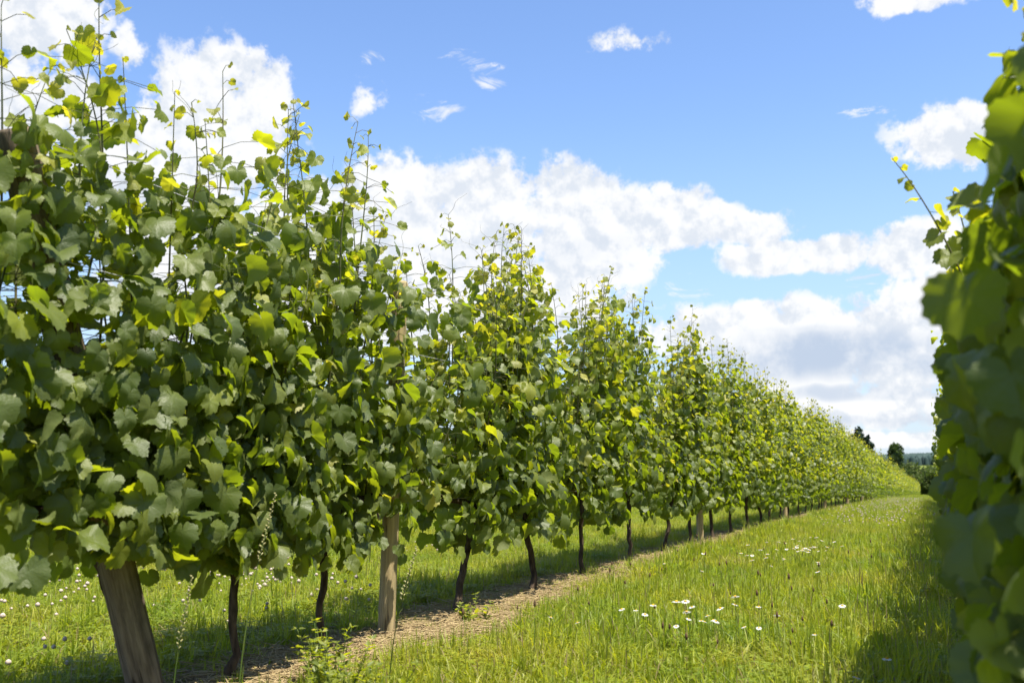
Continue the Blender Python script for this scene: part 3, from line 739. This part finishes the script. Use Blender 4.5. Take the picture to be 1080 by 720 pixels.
# ------------------------------------------------------------------ daisies and stalks
def daisy_meshes(seed, h):
    rng = np.random.default_rng(seed)
    t = np.linspace(0, 1, 6); bend = rng.normal(0, 0.03, 2)
    path = np.stack([bend[0] * t ** 2, bend[1] * t ** 2, t * h], -1); top = path[-1]
    G = Geo(); G.add(*tube(path, 0.0013, 5))
    Pm = Geo(); tilt = rng.normal(0, 0.25, 2)
    for k in range(15):
        a = k / 15 * 6.283 + rng.normal(0, .05); d = np.array([math.cos(a), math.sin(a), 0]); e = np.array([-math.sin(a), math.cos(a), 0]); L = rng.uniform(.017, .022)
        dz = lambda p, s: p + np.array([0, 0, p[0] * tilt[0] + p[1] * tilt[1] + s])
        V = [dz(d * .003 - e * .001, .001), dz(d * L * .6 - e * .0034, .002), dz(d * L - e * .0018, -.001), dz(d * L + e * .0018, -.001), dz(d * L * .6 + e * .0034, .002), dz(d * .003 + e * .001, .001)]
        Pm.add(np.array(V) + top, [np.arange(6)[None]])
    Cn = Geo(); th = np.linspace(0.1, np.pi - .1, 6)
    Cn.add(*tube(top + np.stack([0 * th, 0 * th, .003 - np.cos(th) * .0042], -1), np.sin(th) * .0072, 10))
    return G.mesh('stem', M['stem']), Pm.mesh('petals', M['petal'], False), Cn.mesh('flower_centre', M['yellow'])
DA = []
def daisy(x, y, label, group, k):
    loc = (x, y, g1(y))
    if len(DA) < 4:
        o = thing('daisy', label, 'flower', loc, group)
        for n_, m_ in zip(('stem', 'petals', 'flower_centre'), daisy_meshes(50 + k, 0.24 + 0.025 * len(DA))): link(n_, m_, o)
        DA.append(o)
    else:
        copy_tree(DA[k % 4], loc, rv.uniform(0, 6.28), rv.uniform(0.6, 0.95), label, group)

# measured ground positions (metres) of the flower patches
PATCH_A = [(-1.05, 4.62, 26, 0.25, 0.20), (-1.08, 9.0, 42, 0.19, 0.9)]
SINGLES = [(-1.0, 3.14), (-.28, 3.58), (-.18, 3.54), (-.7, 6.5), (-1.5, 7.0), (-1.7, 8.0), (-1.85, 7.3)]
k = 0
for q, (cx_, cy_, n_, sx_, sy_) in enumerate(PATCH_A):
    lab = ['white daisy in the loose patch in the middle of the grass alley', 'white daisy in the distant dense patch beside the long row'][q]
    gp = ['daisies of the near patch', 'daisies of the far patch'][q]
    for _ in range(n_):
        daisy(cx_ + rv.gauss(0, sx_), cy_ + rv.gauss(0, sy_), lab, gp, k); k += 1
for x_, y_ in SINGLES:
    daisy(x_, y_, 'lone white daisy in the grass, apart from the two patches', 'scattered single daisies', k); k += 1

def plantain_mesh(seed):
    rng = np.random.default_rng(seed); h = rng.uniform(.22, .34); t = np.linspace(0, 1, 6); b = rng.normal(0, .04, 2)
    path = np.stack([b[0] * t ** 2, b[1] * t ** 2, t * h], -1)
    A = Geo(); A.add(*tube(path, .0012, 4))
    H = Geo(); hz = np.linspace(0, .03, 6); H.add(*tube(path[-1] + np.outer(hz, [b[0], b[1], 1.0]), np.array([.002, .0052, .006, .0055, .004, .0012]), 7))
    return A.mesh('stem', M['stem']), H.mesh('seed_head', M['seed'])
PL = [plantain_mesh(k) for k in range(5)]; pfirst = {}
for k in range(46):
    x_, y_ = rv.uniform(-2.0, -0.4), 3.9 + 5.5 * rv.random() ** 1.4; j = k % 5
    if j in pfirst: copy_tree(pfirst[j], (x_, y_, g1(y_)), rv.uniform(0, 6.28), rv.uniform(.65, 1.0))
    else:
        o = thing('plantain_stalk', 'thin plantain stalk with small brown seed head standing in the alley grass', 'weed', (x_, y_, g1(y_)), 'plantain stalks in the alley')
        link('stem', PL[j][0], o); link('seed_head', PL[j][1], o); pfirst[j] = o

def ear_stalk(x, y, h, label, seed, ear=True):
    rng = np.random.default_rng(seed); o = thing('grass_stalk', label, 'grass stalk', (x, y, g1(y)), 'tall flowering grass stalks')
    t = np.linspace(0, 1, 10); b = rng.normal(0.03, .05, 2); path = np.stack([b[0] * t ** 2, b[1] * t ** 2, t * h], -1)
    G = Geo(); G.add(*tube(path, np.linspace(.0026, .0016, 10), 5)); link('stem', G.mesh('stem', M['stem']), o)
    E_ = Geo(); d = unit(path[-1] - path[-2]); n = 34
    for q in range(n):
        a = q * 2.4; c = path[-1] + d * (q / n * .24 - .12); s = .012 * (1 - .5 * q / n)
        r = np.array([math.cos(a), math.sin(a), .9]); E_.add(*tube([c, c + r * s * .5, c + r * s], [.0012, .0035, .0006], 4))
    link('ear', E_.mesh('ear', M['tan']), o)
ear_stalk(-2.16, 2.80, 0.66, 'tall pale grass ear standing before the vine trunk beside the leaning post', 1)
ear_stalk(-2.28, 2.62, 0.40, 'short bent grass ear near the foot of the leaning post', 2)
ear_stalk(-1.9, 3.35, 0.48, 'thin grass ear beside the leafy weed clump', 3)

def leafy_weed(x, y, h, n, label, seed, spread=.16):
    rng = np.random.default_rng(seed); o = thing('leafy_weed', label, 'weed', (x, y, g1(y)), 'leafy weeds in front of the vines')
    A = Geo(); F = Geo(); pos, nr, tp, sz = [], [], [], []
    for q in range(n):
        a = rng.uniform(0, 6.28); t = np.linspace(0, 1, 8); L = h * rng.uniform(.6, 1.05); s = rng.uniform(0, spread)
        path = np.stack([math.cos(a) * (s * t + .03), math.sin(a) * (s * t + .03), L * t], -1); A.add(*tube(path, np.linspace(.0028, .001, 8), 5))
        for u in range(1, 8):
            for w_ in range(3):
                b = rng.uniform(0, 6.28); d = np.array([math.cos(b), math.sin(b), .35])
                pos.append(path[u] + d * .008); nr.append(np.array([-d[0] * .5, -d[1] * .5, 1]) + rng.normal(0, .3, 3)); tp.append(d); sz.append(rng.uniform(.018, .034) * (1.1 - .6 * t[u]))
    th = np.linspace(-160, 160, 11); r = np.interp(np.abs(th), [0, 20, 50, 90, 160], [1.6, 1.0, .55, .35, .12]); tt = np.radians(th)
    Pt = np.vstack([[0, 0, 0], np.stack([r * np.sin(tt), r * np.cos(tt), -.12 * (r * np.cos(tt)) ** 2 + .2 * np.abs(r * np.sin(tt))], -1)])
    tmpl = [(Pt, [np.array([[0, 2 + i, 1 + i] for i in range(10)])], Pt[:, :2])]
    place_leaves(F, tmpl, pos, nr, tp, sz, np.full(len(pos), .5) + rng.normal(0, .12, len(pos)), rng.random(len(pos)), rng)
    link('stems', A.mesh('stem', M['stem']), o).name = 'stem'
    link('foliage', F.mesh('foliage', M['leaf_far'], True, ('age', 'rnd', 'uv')), o)
leafy_weed(-1.98, 3.10, .26, 16, 'bushy yellow-green weed clump in front of the vines, the largest weed', 5)
leafy_weed(-2.18, 3.38, .26, 12, 'smaller leafy weed clump against the bushy yellow-green clump', 6)
leafy_weed(-1.75, 2.95, .22, 12, 'low leafy weed clump at the edge of the sunny alley grass', 7)
leafy_weed(-2.35, 5.1, .16, 6, 'tiny leafy weed sprouting beside the slanting dark vine trunk', 8)

# ------------------------------------------------------------------ far trees, bushes, hills, utility pole
M['crown'] = simple("tree_leaf", (0.030, 0.055, 0.020), (0.060, 0.085, 0.026), (1, 1, 1), 0.7, 0.2, 0, 0, 0.6, 4, (0.08, 0.13, 0.02))
M['conifer'] = simple("conifer_needles", (0.012, 0.026, 0.016), (0.028, 0.045, 0.022), (1, 1, 1), 0.8, 0.15, 0, 0, 0.6, 4)
M['bush'] = simple("bush_leaf", (0.040, 0.066, 0.018), (0.085, 0.105, 0.026), (1, 1, 1), 0.7, 0.2, 0, 0, 0.8, 4, (0.10, 0.15, 0.02))
M['hill_forest'] = simple("distant_forest", (0.028, 0.050, 0.045), (0.055, 0.080, 0.072), (1, 1, 1), 0.9, 0.1, 0, 0, 0.02, 5)  # bluish tint: distance haze put into the tree colour, no air volume built

def cloud_of_leaves(blobs, n, size, seed, material, name='crown'):
    rng = np.random.default_rng(seed); G = Geo()
    pick = rng.integers(0, len(blobs), n)
    d = rng.normal(0, 1, (n, 3)); d /= np.linalg.norm(d, axis=1)[:, None]
    B = np.array(blobs); c = B[pick, :3] + d * B[pick, 3:6] * (rng.random(n) ** .38)[:, None] * rng.uniform(.85, 1.12, n)[:, None]
    u = rng.normal(0, 1, (n, 3)); u /= np.linalg.norm(u, axis=1)[:, None]; v = np.cross(u, rng.normal(0, 1, (n, 3))); v /= np.linalg.norm(v, axis=1)[:, None]
    s = size * rng.uniform(.5, 1.3, n)[:, None]
    V = np.stack([c - u * s - v * s * .3, c + v * s * .7, c + u * s, c - v * s * .7], 1).reshape(-1, 3)
    G.add(V, [(np.arange(n) * 4)[:, None] + np.arange(4)[None]])
    return G.mesh(name, material, False)

def far_tree(name, label, X, Y, h, wd, seed, material, group, conifer=False, trunk_to=.5, n=2600):
    rng = np.random.default_rng(seed); o = thing(name, label, 'tree', (X, Y, g1(Y)), group)
    A = Geo(); A.add(*tube([[0, 0, -.3], [0.05 * wd, 0, h * .3], [0, 0, h * trunk_to]], [h * .025, h * .02, h * .01], 8))
    for q in range(4):
        a = q * 1.6; A.add(*tube([[0, 0, h * .3], [math.cos(a) * wd * .2, math.sin(a) * wd * .2, h * .55]], [h * .01, h * .004], 5))
    link('trunk', A.mesh('trunk', M['pole']), o)
    if conifer:
        bl = [(rng.normal(0, .05), rng.normal(0, .05), h * z_, wd * .5 * (1.05 - z_) * rng.uniform(.8, 1.2), wd * .5 * (1.05 - z_) * rng.uniform(.8, 1.2), h * .05) for z_ in np.linspace(.15, .97, 16)]
    else:
        bl = [(rng.normal(0, wd * .20), rng.normal(0, wd * .20), h * rng.uniform(.30, .84), wd * rng.uniform(.20, .30), wd * rng.uniform(.20, .30), h * rng.uniform(.13, .19)) for _ in range(13)]
    link('crown', cloud_of_leaves(bl, n, h * .035, seed, material), o)
    return o

def bush(label, X, Y, h, wd, seed, group):
    rng = np.random.default_rng(seed); o = thing('bush', label, 'bush', (X, Y, g1(Y)), group)
    A = Geo()
    for q in range(4):
        a = q * 1.57; A.add(*tube([[0, 0, -.2], [math.cos(a) * wd * .15, math.sin(a) * wd * .15, h * .6]], [.06, .02], 5))
    link('trunk', A.mesh('trunk', M['pole']), o)
    bl = [(rng.normal(0, wd * .28), rng.normal(0, wd * .2), h * rng.uniform(.15, .72), wd * .24, wd * .24, h * .26) for _ in range(10)]
    link('crown', cloud_of_leaves(bl, 2200, h * .05, seed, M['bush']), o)

far_tree('round_tree', 'dense round-topped dark tree rising alone above the far bushes', -10.2, 320, 13.6, 5.6, 61, M['crown'], None, n=3600)
far_tree('conifer_tree', 'dark ragged treetop showing just over the far end of the long row', -9.3, 150, 9.9, 3.6, 62, M['conifer'], None, n=2600)
far_tree('conifer_tree', 'small dark tree partly hidden by the blurred leaves of the shaded row', 3.4, 330, 12.0, 9, 63, M['crown'], None)
bl_ = ['dark green bush at the far end of the alley, tallest of the bushes', 'pale green bush beside the far end of the long row', 'low bush in the gap at the end of the grass alley', 'wide bush behind the far end of the shaded row', 'bush between the round-topped tree and the row end', 'dark bush at the edge of the shaded row, far off', 'broad bush mass behind the low bush that closes the alley', 'broad bush rising behind the edge of the shaded row', 'broad bush just below the round-topped tree']
for q, (X, Y, h, wd) in enumerate([(-1.2, 236, 7.4, 7), (-6.6, 250, 7.2, 8), (-3.0, 226, 5.6, 6), (4.0, 242, 7.8, 9), (-11, 262, 7.4, 9), (1.5, 226, 6.2, 6), (-4.6, 300, 8.8, 11), (3.6, 310, 9.5, 13), (-14.5, 300, 8.6, 12)]):
    bush(bl_[q], X, Y, h, wd, 70 + q, 'bushes beyond the rows')

def treeline():
    rng = np.random.default_rng(9); G = Geo(); bl = []
    n = 36000; a = rng.uniform(-1.2, 0.9, n); dist_ = rng.uniform(1500, 2300, n)
    ridge = 13 + 4 * np.sin(a * 9) + 2 * np.sin(a * 23 + 1)
    X, Y = np.sin(a) * dist_, np.cos(a) * dist_
    base = g1(300) - 1
    h = (ridge + rng.uniform(0, 5, n)) * dist_ / 1900
    r = rng.uniform(2.5, 5.5, n); k = 6; t = np.linspace(0, 6.283, k, endpoint=False)
    V = np.empty((n, 2 * k + 1, 3))
    V[:, :k, 0] = X[:, None] + r[:, None] * np.cos(t); V[:, :k, 1] = Y[:, None] + r[:, None] * np.sin(t); V[:, :k, 2] = base
    V[:, k:2 * k, 0] = X[:, None] + r[:, None] * .8 * np.cos(t + .4); V[:, k:2 * k, 1] = Y[:, None] + r[:, None] * .8 * np.sin(t + .4); V[:, k:2 * k, 2] = (base + h * rng.uniform(.7, .9, n))[:, None]
    V[:, 2 * k] = np.stack([X, Y, base + h + 2], -1)
    off = (np.arange(n) * (2 * k + 1))[:, None, None]; j = np.arange(k); j2 = (j + 1) % k
    Q = (np.stack([j, j2, k + j2, k + j], -1)[None] + off).reshape(-1, 4); Tt = (np.stack([k + j, k + j2, np.full(k, 2 * k)], -1)[None] + off).reshape(-1, 3)
    G.add(V.reshape(-1, 3), [Q, Tt])
    o = link('distant_woods', G.mesh('distant_woods', M['hill_forest'])); o['kind'] = 'stuff'
treeline()

def utility_pole(X, Y, label, h=10.9):
    o = thing('utility_pole', label, 'utility pole', (X, Y, g1(Y)), None)
    A = Geo(); A.add(*tube([[0, 0, -.5], [0, 0, h * .5], [0, 0, h]], [.15, .13, .10], 12)); link('pole', A.mesh('pole', M['pole']), o)
    wd = np.array([.862, .507, 0]); cr = np.array([-wd[1], wd[0], 0])
    C = Geo(); c = np.array([0, 0, h - .25]) + wd * .13
    hw, hh, hd = .8, .06, .05
    V = [c + cr * sx * hw + wd * sy * hd + np.array([0, 0, sz * hh]) for sz in (-1, 1) for sx, sy in ((-1, -1), (1, -1), (1, 1), (-1, 1))]
    C.add(V, [np.array([[0, 3, 2, 1], [4, 5, 6, 7], [0, 1, 5, 4], [1, 2, 6, 5], [2, 3, 7, 6], [3, 0, 4, 7]])]); link('crossarm', C.mesh('crossarm', M['pole'], False), o)
    tops = []
    for s in (-.7, .7):
        I = Geo(); b = c + cr * s + np.array([0, 0, hh]); I.add(*tube(b + np.outer([0, .05, .08, .12, .15, .18], [0, 0, 1]), [.02, .03, .05, .03, .045, .015], 10)); link('insulator', I.mesh('insulator', M['porcelain']), o)
        tops.append(np.array([X, Y, g1(Y)]) + b + np.array([0, 0, .17]))
    return tops
PX, PY = -25.9, 32.4
t1 = utility_pole(PX, PY, 'wooden utility pole with short crossarm, its top just clearing the vines')
t2 = utility_pole(PX - 40 * .862, PY - 40 * .507, 'wooden utility pole at the far end of the overhead power lines')
for k in range(2):
    u = np.linspace(0, 1, 24)[:, None]; P_ = t1[k] * (1 - u) + t2[k] * u; P_[:, 2] -= (4 * u * (1 - u) * .5)[:, 0]
    G = Geo(); G.add(*tube(P_, .014, 5))
    thing('power_line', ['nearer of two thin power lines meeting the utility pole', 'farther of two thin power lines meeting the utility pole'][k], 'power line', (0, 0, 0), 'power lines', G.mesh('power_line', M['cable']))
